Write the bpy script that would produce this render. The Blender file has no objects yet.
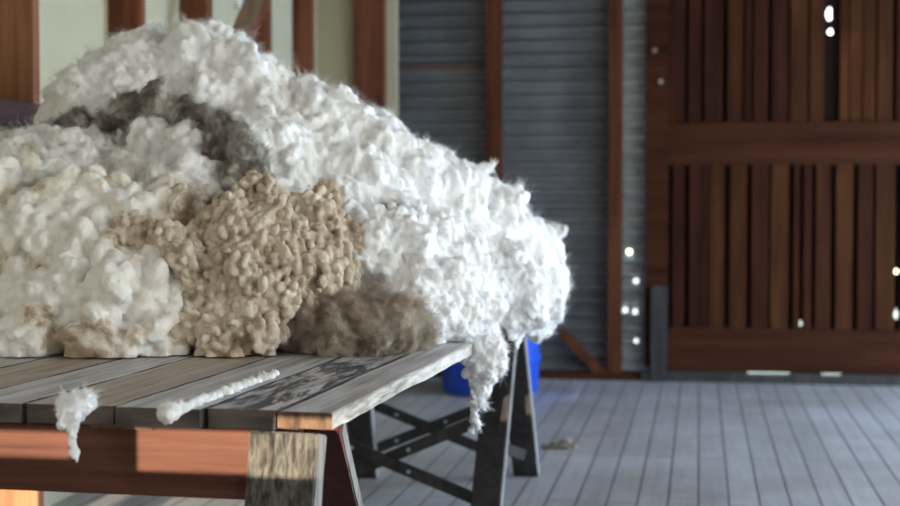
import bpy, bmesh, math, random
import numpy as np
from mathutils import Vector, Matrix, Quaternion

SC = bpy.context.scene
COL = SC.collection
rnd = random.Random(7)
F = 1500.0                       # focal length in pixels of a 900 px wide frame
H = 1.25                         # eye height
YAW = math.radians(9.46)
PITCH = math.radians(2.02)

# ------------------------------------------------------------------ camera
cam_d = bpy.data.cameras.new('camera')
cam = bpy.data.objects.new('camera', cam_d)
COL.objects.link(cam)
cam.location = (0, 0, H)
cam.rotation_euler = (math.pi / 2 - PITCH, 0, YAW)
cam_d.sensor_width = 36
cam_d.lens = 60
cam_d.clip_start = 0.05
cam_d.clip_end = 100
cam_d.dof.use_dof = True
cam_d.dof.focus_distance = 3.55
cam_d.dof.aperture_fstop = 3.0
SC.camera = cam
MR = cam.rotation_euler.to_matrix()


def ray(px, py):
    return MR @ Vector(((px - 450) / F, -(py - 253) / F, -1.0))


def P(px, py, d):
    return Vector((0, 0, H)) + ray(px, py) * d


def on_z(px, py, z=0.0):
    r = ray(px, py)
    return Vector((0, 0, H)) + r * ((z - H) / r.z)


def on_y(px, py, y):
    r = ray(px, py)
    return Vector((0, 0, H)) + r * (y / r.y)


def on_x(px, py, x):
    r = ray(px, py)
    return Vector((0, 0, H)) + r * (x / r.x)


# ------------------------------------------------------------------ materials
def new_mat(name):
    m = bpy.data.materials.new(name)
    m.use_nodes = True
    nt = m.node_tree
    b = nt.nodes['Principled BSDF']
    return m, nt, b


def N(nt, t, **kw):
    n = nt.nodes.new(t)
    for k, v in kw.items():
        if k in n.inputs.keys():
            n.inputs[k].default_value = v
        else:
            setattr(n, k, v)
    return n


def ramp(nt, stops, src):
    r = nt.nodes.new('ShaderNodeValToRGB')
    e = r.color_ramp.elements
    while len(e) < len(stops):
        e.new(0.5)
    for i, (p, c) in enumerate(stops):
        e[i].position = p
        e[i].color = (*c, 1)
    nt.links.new(src, r.inputs['Fac'])
    return r


def wood(name, dark, mid, light, axis=1, grain=38, stretch=0.035, rough=0.75, bump=0.35, spec=0.3, stops=(.28, .5, .74), coord='Object', blotch=1.6):
    m, nt, b = new_mat(name)
    tc = N(nt, 'ShaderNodeTexCoord')
    info = N(nt, 'ShaderNodeObjectInfo')
    off = N(nt, 'ShaderNodeVectorMath', operation='SCALE')
    comb = N(nt, 'ShaderNodeCombineXYZ')
    for k in range(3):
        nt.links.new(info.outputs['Random'], comb.inputs[k])
    nt.links.new(comb.outputs[0], off.inputs[0])
    off.inputs['Scale'].default_value = 37.0
    add = N(nt, 'ShaderNodeVectorMath', operation='ADD')
    nt.links.new(tc.outputs[coord], add.inputs[0])
    nt.links.new(off.outputs[0], add.inputs[1])
    mp = N(nt, 'ShaderNodeMapping')
    s = [grain] * 3
    s[axis] = grain * stretch
    mp.inputs['Scale'].default_value = s
    nt.links.new(add.outputs[0], mp.inputs['Vector'])
    n1 = N(nt, 'ShaderNodeTexNoise', Scale=1.0, Detail=6.0, Roughness=0.65, Distortion=0.35)
    nt.links.new(mp.outputs[0], n1.inputs['Vector'])
    mp2 = N(nt, 'ShaderNodeMapping')
    s2 = [blotch * 2.5] * 3
    s2[axis] = blotch * .6
    mp2.inputs['Scale'].default_value = s2
    nt.links.new(add.outputs[0], mp2.inputs['Vector'])
    n2 = N(nt, 'ShaderNodeTexNoise', Scale=1.5, Detail=4.0, Roughness=0.6)
    nt.links.new(mp2.outputs[0], n2.inputs['Vector'])
    mixf = N(nt, 'ShaderNodeMath', operation='MULTIPLY_ADD')
    nt.links.new(n2.outputs['Fac'], mixf.inputs[0])
    mixf.inputs[1].default_value = 0.7
    nt.links.new(n1.outputs['Fac'], mixf.inputs[2])
    sub = N(nt, 'ShaderNodeMath', operation='SUBTRACT')
    nt.links.new(mixf.outputs[0], sub.inputs[0])
    sub.inputs[1].default_value = 0.35
    r = ramp(nt, [(stops[0], dark), (stops[1], mid), (stops[2], light)], sub.outputs[0])
    nt.links.new(r.outputs['Color'], b.inputs['Base Color'])
    b.inputs['Roughness'].default_value = rough
    b.inputs['Specular IOR Level'].default_value = spec
    bp = N(nt, 'ShaderNodeBump', Strength=bump, Distance=0.004)
    nt.links.new(n1.outputs['Fac'], bp.inputs['Height'])
    nt.links.new(bp.outputs[0], b.inputs['Normal'])
    return m


def plain(name, c, rough=0.7, metal=0.0, var=0.12, scale=8.0, spec=0.4, bump=0.0):
    m, nt, b = new_mat(name)
    tc = N(nt, 'ShaderNodeTexCoord')
    n = N(nt, 'ShaderNodeTexNoise', Scale=scale, Detail=5.0, Roughness=0.6)
    nt.links.new(tc.outputs['Object'], n.inputs['Vector'])
    lo = tuple(max(0, x * (1 - var)) for x in c)
    hi = tuple(min(1, x * (1 + var)) for x in c)
    r = ramp(nt, [(0.3, lo), (0.7, hi)], n.outputs['Fac'])
    nt.links.new(r.outputs['Color'], b.inputs['Base Color'])
    b.inputs['Roughness'].default_value = rough
    b.inputs['Metallic'].default_value = metal
    b.inputs['Specular IOR Level'].default_value = spec
    if bump:
        bp = N(nt, 'ShaderNodeBump', Strength=bump, Distance=0.003)
        nt.links.new(n.outputs['Fac'], bp.inputs['Height'])
        nt.links.new(bp.outputs[0], b.inputs['Normal'])
    return m


def wool_mat(name, c_lo, c_mid, c_hi, scale=9.0, sss=0.5, fine=60.0, bump=0.6, stops=(0.3, 0.5, 0.68)):
    m, nt, b = new_mat(name)
    tc = N(nt, 'ShaderNodeTexCoord')
    n = N(nt, 'ShaderNodeTexNoise', Scale=scale, Detail=5.0, Roughness=0.62, Distortion=0.6)
    nt.links.new(tc.outputs['Object'], n.inputs['Vector'])
    r = ramp(nt, list(zip(stops, (c_lo, c_mid, c_hi))), n.outputs['Fac'])
    nt.links.new(r.outputs['Color'], b.inputs['Base Color'])
    b.inputs['Roughness'].default_value = 1.0
    b.inputs['Specular IOR Level'].default_value = 0.05
    b.inputs['Sheen Weight'].default_value = 0.15
    b.inputs['Sheen Roughness'].default_value = 0.6
    if sss:
        b.inputs['Subsurface Weight'].default_value = sss
        b.inputs['Subsurface Radius'].default_value = (1.0, 0.95, 0.88)
        b.inputs['Subsurface Scale'].default_value = 0.01
    n3 = N(nt, 'ShaderNodeTexNoise', Scale=fine, Detail=6.0, Roughness=0.7, Distortion=1.2)
    nt.links.new(tc.outputs['Object'], n3.inputs['Vector'])
    bp = N(nt, 'ShaderNodeBump', Strength=bump, Distance=0.006)
    nt.links.new(n3.outputs['Fac'], bp.inputs['Height'])
    nt.links.new(bp.outputs[0], b.inputs['Normal'])
    return m


M = {}
M['redwood'] = wood('red_brown_timber', (.06, .018, .008), (.15, .045, .02), (.24, .085, .035), axis=2, grain=24)
M['orangelit'] = wood('orange_lit_timber', (.16, .06, .03), (.26, .11, .05), (.36, .17, .09), axis=2, grain=20)  # warm light on the nearest stud is put into its colour
M['doorwood'] = wood('door_timber', (.016, .005, .003), (.034, .010, .005), (.052, .016, .007), axis=2, grain=18, rough=.85, spec=.08)
M['dooramber'] = wood('door_timber_amber', (.024, .008, .004), (.048, .016, .006), (.08, .029, .011), axis=2, grain=18, rough=.85, spec=.08)
M['doorrail'] = wood('door_rail_timber', (.026, .008, .004), (.044, .014, .006), (.062, .020, .009), axis=0, grain=14, rough=.85, spec=.08)
M['brace'] = wood('grey_brown_timber', (.15, .10, .07), (.25, .175, .125), (.34, .24, .18), axis=2, grain=20)
M['apron'] = wood('apron_timber', (.046, .014, .008), (.088, .031, .017), (.13, .054, .031), axis=0, grain=30, stretch=.03)
M['plank'] = wood('weathered_plank', (.26, .24, .225), (.52, .51, .52), (.72, .71, .74), axis=1, grain=46, stretch=.03, rough=.55, spec=.5, bump=.5)
M['plank_brown'] = wood('brown_weathered_plank', (.20, .155, .115), (.38, .31, .245), (.52, .46, .39), axis=1, grain=46, stretch=.03, rough=.6, spec=.4, bump=.5)
M['plank_end'] = wood('plank_end_dark', (.05, .04, .035), (.10, .08, .07), (.16, .13, .11), axis=0, grain=30, stretch=.2)
M['plank_end_tan'] = wood('plank_end_tan', (.045, .024, .014), (.12, .07, .038), (.19, .125, .075), axis=2, grain=60, stretch=.35)
M['plank_side'] = wood('plank_side_pale', (.20, .17, .13), (.52, .48, .43), (.70, .68, .64), axis=1, grain=60, stretch=.12, bump=1.0)
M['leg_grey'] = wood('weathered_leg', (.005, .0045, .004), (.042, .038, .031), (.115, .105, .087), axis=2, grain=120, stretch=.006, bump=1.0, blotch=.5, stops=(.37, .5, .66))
M['leg_side_lit'] = wood('weathered_leg_side_lit', (.12, .11, .095), (.25, .235, .21), (.36, .34, .31), axis=2, grain=70, stretch=.03, bump=.6)  # light on the right-hand sides of the near legs put into the colour
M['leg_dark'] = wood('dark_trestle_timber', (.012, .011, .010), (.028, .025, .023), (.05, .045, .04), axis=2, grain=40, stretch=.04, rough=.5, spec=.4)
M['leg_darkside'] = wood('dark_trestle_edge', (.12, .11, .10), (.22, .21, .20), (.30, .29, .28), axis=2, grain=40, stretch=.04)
M['leg_red'] = wood('dark_red_leg', (.02, .006, .005), (.05, .012, .010), (.08, .022, .016), axis=2, grain=40, stretch=.04)
M['lining'] = plain('cream_lining', (.45, .415, .29), rough=.85, var=.05, scale=3)
M['backstud'] = wood('back_wall_stud_timber', (.04, .013, .006), (.085, .027, .013), (.12, .042, .02), axis=2, grain=24, spec=.1)
M['iron'] = plain('bluish_corrugated_iron', (.145, .148, .155), rough=.55, metal=.35, var=.22, scale=3.5)
M['iron_light'] = plain('bare_galvanised_iron', (.40, .43, .43), rough=.5, metal=.3, var=.15, scale=5)
M['rust'] = plain('rust_band', (.10, .055, .038), rough=.8, var=.4, scale=20)
M['ceiling'] = plain('ceiling_boards', (.16, .12, .09), rough=.9)
M['blue'] = plain('blue_plastic', (.008, .075, .55), rough=.4, var=.06, spec=.5)
M['bolt'] = plain('galvanised_bolt', (.5, .5, .5), rough=.4, metal=.8)
M['shadowgap'] = plain('dark_backing', (.02, .008, .005), rough=.9)
M['earth'] = plain('outside_ground', (.35, .33, .25), rough=.95, scale=2)
M['rail_dark'] = wood('dark_wall_rail', (.03, .012, .012), (.06, .025, .025), (.09, .04, .035), axis=1, grain=20)


def mottled_plank():
    m = M['plank'].copy()
    m.name = 'mottled_black_plank'
    nt = m.node_tree
    b = nt.nodes['Principled BSDF']
    src = b.inputs['Base Color'].links[0].from_socket
    tc = N(nt, 'ShaderNodeTexCoord')
    mp = N(nt, 'ShaderNodeMapping')
    mp.inputs['Scale'].default_value = (26, 5, 26)
    nt.links.new(tc.outputs['Object'], mp.inputs['Vector'])
    n = N(nt, 'ShaderNodeTexNoise', Scale=1.0, Detail=8.0, Roughness=0.75, Distortion=.5)
    nt.links.new(mp.outputs[0], n.inputs['Vector'])
    r = ramp(nt, [(0.46, (0, 0, 0)), (0.54, (1, 1, 1))], n.outputs['Fac'])
    mx = N(nt, 'ShaderNodeMix', data_type='RGBA')
    nt.links.new(r.outputs['Color'], mx.inputs['Factor'])
    nt.links.new(src, mx.inputs['A'])
    mx.inputs['B'].default_value = (.035, .035, .045, 1)
    nt.links.new(mx.outputs['Result'], b.inputs['Base Color'])
    return m


M['plank_mottled'] = mottled_plank()


def floor_mat():
    m, nt, b = new_mat('grey_floorboards')
    tc = N(nt, 'ShaderNodeTexCoord')
    br = N(nt, 'ShaderNodeTexBrick')
    rot = N(nt, 'ShaderNodeMapping')
    rot.inputs['Rotation'].default_value = (0, 0, math.pi / 2)
    nt.links.new(tc.outputs['Object'], rot.inputs['Vector'])
    nt.links.new(rot.outputs[0], br.inputs['Vector'])
    br.inputs['Scale'].default_value = 1.0
    br.inputs['Brick Width'].default_value = 3.1
    br.inputs['Row Height'].default_value = 0.125
    br.inputs['Mortar Size'].default_value = 0.006
    br.inputs['Mortar Smooth'].default_value = 0.3
    br.offset = 0.37
    br.inputs['Color1'].default_value = (.42, .42, .43, 1)
    br.inputs['Color2'].default_value = (.48, .48, .49, 1)
    br.inputs['Mortar'].default_value = (.17, .165, .17, 1)
    mp = N(nt, 'ShaderNodeMapping')
    mp.inputs['Scale'].default_value = (30, 1.2, 1)
    nt.links.new(tc.outputs['Object'], mp.inputs['Vector'])
    n = N(nt, 'ShaderNodeTexNoise', Scale=1.0, Detail=6.0, Roughness=0.65)
    nt.links.new(mp.outputs[0], n.inputs['Vector'])
    n2 = N(nt, 'ShaderNodeTexNoise', Scale=1.3, Detail=5.0, Roughness=0.6)
    nt.links.new(tc.outputs['Object'], n2.inputs['Vector'])
    r = ramp(nt, [(0.25, (.85, .84, .83)), (0.7, (1.1, 1.1, 1.1))], n.outputs['Fac'])
    r2 = ramp(nt, [(0.3, (.72, .68, .64)), (0.65, (1.05, 1.05, 1.07))], n2.outputs['Fac'])
    m1 = N(nt, 'ShaderNodeMix', data_type='RGBA', blend_type='MULTIPLY')
    m1.inputs['Factor'].default_value = 1
    nt.links.new(br.outputs['Color'], m1.inputs['A'])
    nt.links.new(r.outputs['Color'], m1.inputs['B'])
    m2 = N(nt, 'ShaderNodeMix', data_type='RGBA', blend_type='MULTIPLY')
    m2.inputs['Factor'].default_value = 1
    nt.links.new(m1.outputs['Result'], m2.inputs['A'])
    nt.links.new(r2.outputs['Color'], m2.inputs['B'])
    nt.links.new(m2.outputs['Result'], b.inputs['Base Color'])
    b.inputs['Roughness'].default_value = 0.5
    b.inputs['Specular IOR Level'].default_value = 0.5
    bp = N(nt, 'ShaderNodeBump', Strength=.4, Distance=0.004)
    nt.links.new(br.outputs['Fac'], bp.inputs['Height'])
    bp.invert = True
    nt.links.new(bp.outputs[0], b.inputs['Normal'])
    return m


M['floor'] = floor_mat()

# ------------------------------------------------------------------ helpers


def link(name, me, mats, parent=None, smooth=False):
    o = bpy.data.objects.new(name, me)
    COL.objects.link(o)
    for m in (mats if isinstance(mats, (list, tuple)) else [mats]):
        me.materials.append(m)
    if smooth:
        me.polygons.foreach_set('use_smooth', [True] * len(me.polygons))
    if parent is not None:
        o.parent = parent
    return o


def from_bm(name, bm, mats, parent=None, smooth=False):
    me = bpy.data.meshes.new(name)
    bmesh.ops.recalc_face_normals(bm, faces=bm.faces[:])
    bm.to_mesh(me)
    bm.free()
    return link(name, me, mats, parent, smooth)


def empty(name, loc, rz=0, label=None, cat=None, group=None, kind=None):
    o = bpy.data.objects.new(name, None)
    COL.objects.link(o)
    o.location = loc
    o.rotation_euler = (0, 0, rz)
    o.empty_display_size = .1
    tag(o, label, cat, group, kind)
    return o


def tag(o, label=None, cat=None, group=None, kind=None):
    if label:
        o['label'] = label
    if cat:
        o['category'] = cat
    if group:
        o['group'] = group
    if kind:
        o['kind'] = kind
    return o


def box_bm(x0, x1, y0, y1, z0, z1, bev=0.0, bm=None):
    own = bm is None
    bm = bm or bmesh.new()
    vs = [bm.verts.new((x, y, z)) for x in (x0, x1) for y in (y0, y1) for z in (z0, z1)]
    idx = [(0, 1, 3, 2), (4, 6, 7, 5), (0, 4, 5, 1), (2, 3, 7, 6), (0, 2, 6, 4), (1, 5, 7, 3)]
    fs = [bm.faces.new([vs[i] for i in f]) for f in idx]
    if bev and own:
        bmesh.ops.bevel(bm, geom=bm.edges[:], offset=bev, segments=2, affect='EDGES')
    return bm


def box(name, x0, x1, y0, y1, z0, z1, mats, parent=None, bev=0.003):
    return from_bm(name, box_bm(x0, x1, y0, y1, z0, z1, bev), mats, parent)


def bar_bm(p0, p1, w0, w1, t, wdir=(1, 0, 0), rough=0.0, seg=1):
    """board from p0 (top) to p1, w along wdir, t across; subdivided and bevelled"""
    p0, p1 = Vector(p0), Vector(p1)
    ax = (p1 - p0).normalized()
    wv = Vector(wdir)
    wv = (wv - ax * wv.dot(ax)).normalized()
    tv = ax.cross(wv).normalized()
    bm = bmesh.new()
    rings = []
    for k in range(seg + 1):
        f = k / seg
        c = p0.lerp(p1, f)
        w = (w0 + (w1 - w0) * f) / 2
        ring = []
        for a, b_ in ((-1, -1), (1, -1), (1, 1), (-1, 1)):
            j = Vector((rnd.uniform(-1, 1), rnd.uniform(-1, 1), 0)) * rough
            ring.append(bm.verts.new(c + wv * a * w + tv * b_ * t / 2 + j))
        rings.append(ring)
    for k in range(seg):
        for i in range(4):
            bm.faces.new((rings[k][i], rings[k][(i + 1) % 4], rings[k + 1][(i + 1) % 4], rings[k + 1][i]))
    bm.faces.new(rings[0][::-1])
    bm.faces.new(rings[-1])
    return bm


def bar(name, p0, p1, w0, w1, t, mats, parent=None, wdir=(1, 0, 0), bev=0.004, rough=0.0, seg=1, side=None):
    bm = bar_bm(p0, p1, w0, w1, t, wdir, rough, seg)
    if bev:
        bmesh.ops.recalc_face_normals(bm, faces=bm.faces[:])
        es = [e for e in bm.edges if len(e.link_faces) == 2 and e.calc_face_angle(0) > 0.8]
        bmesh.ops.bevel(bm, geom=es, offset=bev, segments=2, affect='EDGES')
    o = from_bm(name, bm, mats, parent)
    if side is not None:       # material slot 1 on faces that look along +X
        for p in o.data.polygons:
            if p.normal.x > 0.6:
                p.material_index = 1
    return o


def cyl_bm(c, axis, r, h, n=16, bm=None):
    bm = bm or bmesh.new()
    q = Vector((0, 0, 1)).rotation_difference(Vector(axis))
    mat = Matrix.Translation(c) @ q.to_matrix().to_4x4()
    bmesh.ops.create_cone(bm, cap_ends=True, segments=n, radius1=r, radius2=r, depth=h, matrix=mat)
    return bm


# ------------------------------------------------------------------ room
YB = on_z(700, 381).y                       # back wall
XL = -2.62                                  # left wall
XR = 4.4
YR = -3.2
ZC = 4.0
XD = on_y(645, 300, YB).x                   # left edge of sliding door
print('ROOM YB %.2f XL %.2f XD %.2f' % (YB, XL, XD))

fl = box('floor', XL - .1, XR + .1, YR - .1, YB + .02, -.05, 0, M['floor'], bev=0)
tag(fl, kind='structure')
gr = box('ground', -40, 40, -40, 40, -.75, -.7, M['earth'], bev=0)
tag(gr, 'pale bare ground seen through the gap below the door', kind='structure')
ce = box('ceiling', XL - .1, XR + .1, YR - .1, YB + .1, ZC, ZC + .05, M['ceiling'], bev=0)
tag(ce, kind='structure')


def wall_with_holes(name, axis, pos, thick, a0, a1, z0, z1, holes, mat):
    """wall on plane axis=pos, running a0..a1 with rectangular openings (u0,u1,v0,v1)"""
    us = sorted({a0, a1, *[h[0] for h in holes], *[h[1] for h in holes]})
    vs = sorted({z0, z1, *[h[2] for h in holes], *[h[3] for h in holes]})
    bm = bmesh.new()
    for i in range(len(us) - 1):
        for j in range(len(vs) - 1):
            cu, cv = (us[i] + us[i + 1]) / 2, (vs[j] + vs[j + 1]) / 2
            if any(h[0] < cu < h[1] and h[2] < cv < h[3] for h in holes):
                continue
            if axis == 'x':
                box_bm(pos, pos + thick, us[i], us[i + 1], vs[j], vs[j + 1], bm=bm)
            else:
                box_bm(us[i], us[i + 1], pos, pos + thick, vs[j], vs[j + 1], bm=bm)
    return tag(from_bm(name, bm, mat), kind='structure')


# sun travels towards +Y, slightly to -X, low through slots added in the rear wall
SUN = Vector((-0.02, 0.95, -0.105)).normalized()


def back_to_rear(p):
    t = (p.y - YR) / SUN.y
    return p - SUN * t


def rear_rect(pts):
    q = [back_to_rear(p) for p in pts]
    return (min(a.x for a in q), max(a.x for a in q), min(a.z for a in q), max(a.z for a in q))


YF = on_z(338, 412, .85).y                     # front end of the table
ap = lambda px, py: on_y(px, py, YF + .03)
rA = rear_rect([ap(138, 470), ap(340, 428)])
rC = rear_rect([ap(277, 430), ap(345, 413)])
rB = rear_rect([ap(-60, 462), ap(70, 427)])
rW = (rB[0], rA[1] + .1, rA[2], 2.4)
rear_holes = [(rA[0], rA[1] + .05, rA[2], rA[3]), (rC[0], rC[1], rA[3], rC[3]), (rB[0], rB[1], rB[2] + .015, rB[3])]  # unseen slots added to shape the sun patches on apron, leg and plank end
print('REAR', rear_holes)
fp = rear_rect([on_z(50, 500), on_z(245, 500), on_z(100, 493)])
print('FLOORPATCH rear', fp)
rear_holes.append((fp[0], fp[1] + .1, fp[2] - .05, fp[2] + .16))  # slot added for the sun patch on the floor
rear_holes.append((2.7, 4.1, 1.2, 2.6))  # opening added beside the front fill lamp
rd = rear_rect([on_y(839, 118, YB), on_y(874, 118, YB)])
zz = rd[2] + .02
while zz < ZC - .1:          # slits added in the unseen rear wall to dim the sun on the door
    rear_holes.append((rd[0], rd[1], zz, zz + .013))
    zz += .027
rear_wide = [(-2.0, .5, 1.9, 3.0), (2.4, 4.0, 1.0, 3.0)]
wall_with_holes('wall_rear', 'y', YR - .1, .1, XL - .1, XR + .1, -.7, ZC, rear_holes, M['ceiling'])
right_holes = [(0.6, 3.4, 0.9, 2.7), (4.2, 6.4, .9, 2.7), (7.2, 9.8, .2, 1.5)]
wall_with_holes('wall_right', 'x', XR, .1, YR - .1, YB + .1, -.7, ZC, right_holes, M['ceiling'])

# left wall: cream lining with studs standing proud of it
wl = wall_with_holes('wall_left', 'x', XL - .1, .1, YR - .1, YB + .1, -.7, ZC, [], M['lining'])
stud_px = [(-8, 33, 40, 'orangelit'), (108, 142, 146, 'redwood'), (180, 207, 213, 'redwood'), (246, 268, 272, 'redwood'),
           (292, 311, 315, 'redwood')]
for a, b_, c, mt in stud_px:
    y = on_x(a, 60, XL).y
    x1 = on_y(b_, 60, y).x
    y1 = min(on_x(c, 60, x1).y, y + .14)
    ob = box('stud', XL + .001, x1, y, y1, 0, ZC, M[mt], wl)
    print('STUD', round(x1 - XL, 3), round(y1 - y, 3), round(y, 2))
    if mt == 'orangelit':
        ob['label'] = 'brown stud with orange light in its colour'
# dark horizontal rail on the near studs
rl = box('wall_rail', XL + .03, XL + .20, on_x(-60, 100, XL).y - 1.0, 5.45, 0, .085, M['rail_dark'], wl)
rl.location.z = on_x(5, 115, XL + .15).z - .035
# slanting brace
p0, p1 = P(273, -40, 7.6), P(182, 190, 7.35)
br = bar('diagonal_brace', p0, p1, .10, .10, .09, [M['brace'], M['redwood']], wl, side=1)

# back wall: corrugated iron on studs
wb = empty('wall_back', (0, YB, 0), kind='structure')


def sheet(name, x0, x1, z0, z1, y, pitch, amp, mat, parent, holes=(), dx=.25, dz=None, thick=False):
    dz = dz or pitch / 8
    nx = max(1, int(round((x1 - x0) / dx)))
    nz = max(1, int(round((z1 - z0) / dz)))
    bm = bmesh.new()
    g = []
    for j in range(nz + 1):
        z = z0 + (z1 - z0) * j / nz
        yy = y + (amp * math.sin(2 * math.pi * z / pitch) if amp else 0)
        g.append([bm.verts.new((x0 + (x1 - x0) * i / nx, yy, z)) for i in range(nx + 1)])
    for j in range(nz):
        for i in range(nx):
            cx = x0 + (x1 - x0) * (i + .5) / nx
            cz = z0 + (z1 - z0) * (j + .5) / nz
            if any(((cx - h[0]) / h[2]) ** 2 + ((cz - h[1]) / h[3]) ** 2 < 1 for h in holes):
                continue
            bm.faces.new((g[j][i], g[j][i + 1], g[j + 1][i + 1], g[j + 1][i]))
    me = bpy.data.meshes.new(name)
    bm.to_mesh(me)
    bm.free()
    return link(name, me, mat, parent, smooth=bool(amp))


def wx(px):
    return on_y(px, 300, YB).x


def wz(py, px=640):
    return on_y(px, py, YB).z


sheet('corrugated_sheet', XL, wx(489), -.1, ZC, .06, .095, .019, M['iron'], wb)
sheet('corrugated_sheet', wx(489), wx(620), -.1, ZC, .065, .095, .019, M['iron'], wb)
hl = [(wx(628.5), wz(252), .018, .018), (wx(635.5), wz(281.5), .018, .018), (wx(625), wz(311), .018, .018),
      (wx(634.8), wz(312), .018, .018), (wx(636), wz(341.5), .015, .015)]
sheet('corrugated_sheet', wx(617), wx(660), -.1, ZC, .06, .095, .026, M['iron_light'], wb, holes=hl, dx=.006, dz=.006)
for a, b_ in ((486, 502), (608, 622)):
    box('stud', wx(a), wx(b_), -.05, .03, 0, ZC, M['backstud'], wb)
box('batten', XL, wx(486), .025, .05, wz(66), wz(61), M['rust'], wb)
box('bottom_plate', XL, wx(648), -.06, .04, 0, wz(373), M['doorrail'], wb)
pb0, pb1 = on_y(560, 330, YB), on_y(606, 378, YB)
bar('diagonal_brace', (pb0.x, -.02, pb0.z), (pb1.x, -.02, pb1.z), .07, .07, .05, M['backstud'], wb, wdir=(1, 0, -1))
# cream partition standing in front of the iron at the left
YP = YB - .35
wp = empty('wall_partition', (0, 0, 0), kind='structure')
box('lining_board', XL, on_y(397, 60, YP).x, YP, YP + .04, 0, ZC, M['lining'], wp)
box('stud', on_y(353, 60, YP - .08).x, on_y(384, 60, YP - .08).x, YP - .08, YP - .001, 0, ZC, M['redwood'], wp)

# sliding door
dr = empty('door_1', (XD, YB, 0), kind='structure')
dr['label'] = 'wide sliding barn door of red brown vertical boards'
X = lambda px: wx(px) - XD
gz_t, gz_m1, gz_m0, gz_b1, gz_b0 = ZC, wz(122, 750), wz(165, 750), wz(328, 750), wz(371.5, 750)
dh = []
for px, py, rx, rz in ((830, 13, .017, .045), (831, 31, .017, .02), (801, 323.5, .008, .02), (897, 272, .012, .016), (897, 315, .010, .035)):
    q = on_y(px, py, YB)
    dh.append((q.x - XD, q.z, rx, rz))
sheet('backing_boards', .03, XR - XD, gz_b0, ZC, .06, .1, 0, M['shadowgap'], dr, holes=dh, dx=.008, dz=.008)
box('stile', X(645), X(668), -.04, .05, gz_b0 + .03, ZC, M['doorrail'], dr)
box('rail', X(668), XR - XD, -.03, .03, gz_m0, gz_m1, M['doorrail'], dr)
box('rail', X(668), XR - XD, -.03, .03, gz_b0, gz_b1, M['doorrail'], dr)
lower = [(672, 684, 0), (689, 708, 0), (709, 724, 1), (729, 746, 1), (751, 768, 0), (770, 788, 1), (793, 799, 0), (803, 811, 0), (815, 830, 1),
         (835, 852, 1), (857, 872, 0), (875, 894, 1), (900, 915, 0), (919, 936, 1), (940, 960, 0), (964, 982, 1), (986, 1004, 0)]
for a, b_, k in lower:
    box('board', X(a), X(b_), -.01, .045, gz_b1 - .02, gz_m0 + .02, M['dooramber' if k else 'doorwood'], dr)
upper = [(668, 684, 0), (687, 700, 0), (703, 721, 0), (726, 741, 1), (743, 750, 0), (752, 766, 0), (770, 786, 0), (788, 806, 1), (808, 822, 1),
         (838, 846, 1), (847, 860, 1), (861, 873, 1), (875, 890, 1), (894, 910, 0), (914, 930, 0), (934, 950, 1), (954, 970, 0), (974, 990, 0)]  # the unbroken amber run paints part of the sunlit patch
for a, b_, k in upper:
    box('board', X(a), X(b_), -.01, .045, gz_m1 - .02, ZC, M['dooramber' if k else 'doorwood'], dr)
th = empty('trim_1', (XD, YB, 0), kind='structure')
box('threshold', -.02, X(748), -.08, .08, -.04, gz_b0 - .002, M['leg_dark'], th)
box('threshold', X(748), X(790), -.08, .08, -.04, gz_b0 - .014, M['leg_dark'], th)
box('threshold', X(790), X(822), -.08, .08, -.04, gz_b0 - .002, M['leg_dark'], th)
box('threshold', X(822), X(842), -.08, .08, -.04, gz_b0 - .014, M['leg_dark'], th)
box('threshold', X(842), XR - XD, -.08, .08, -.04, gz_b0 - .002, M['leg_dark'], th)
for px, py in ((655, 51), (661, 82)):
    q = on_y(px, py, YB)
    from_bm('bolt', cyl_bm((q.x - XD, -.045, q.z), (0, 1, 0), .018, .02, 12), M['brace'], dr)
box('floor_bracket', X(651), X(668), -.10, -.045, 0, wz(285), M['leg_dark'], dr)

# ------------------------------------------------------------------ table
ZT = .85
c0 = on_z(338, 412, ZT)
c1 = on_z(462, 350, ZT)
ydir = Vector((c1.x - c0.x, c1.y - c0.y, 0)).normalized()
TROT = math.atan2(-ydir.x, ydir.y)
print('TABLE corner', c0, 'rot deg', math.degrees(TROT))
tb = empty('wool_table', (c0.x, c0.y, 0), TROT,
           label='long weathered plank table on timber trestles, carrying the pile of wool', cat='table')
TL = 3.45
TI = Matrix.Rotation(-TROT, 4, 'Z') @ Matrix.Translation((-c0.x, -c0.y, 0))


def T(p):
    """world point to table space"""
    return TI @ Vector(p)


def front_x(px):
    return T(on_z(px, 409, ZT)).x


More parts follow.
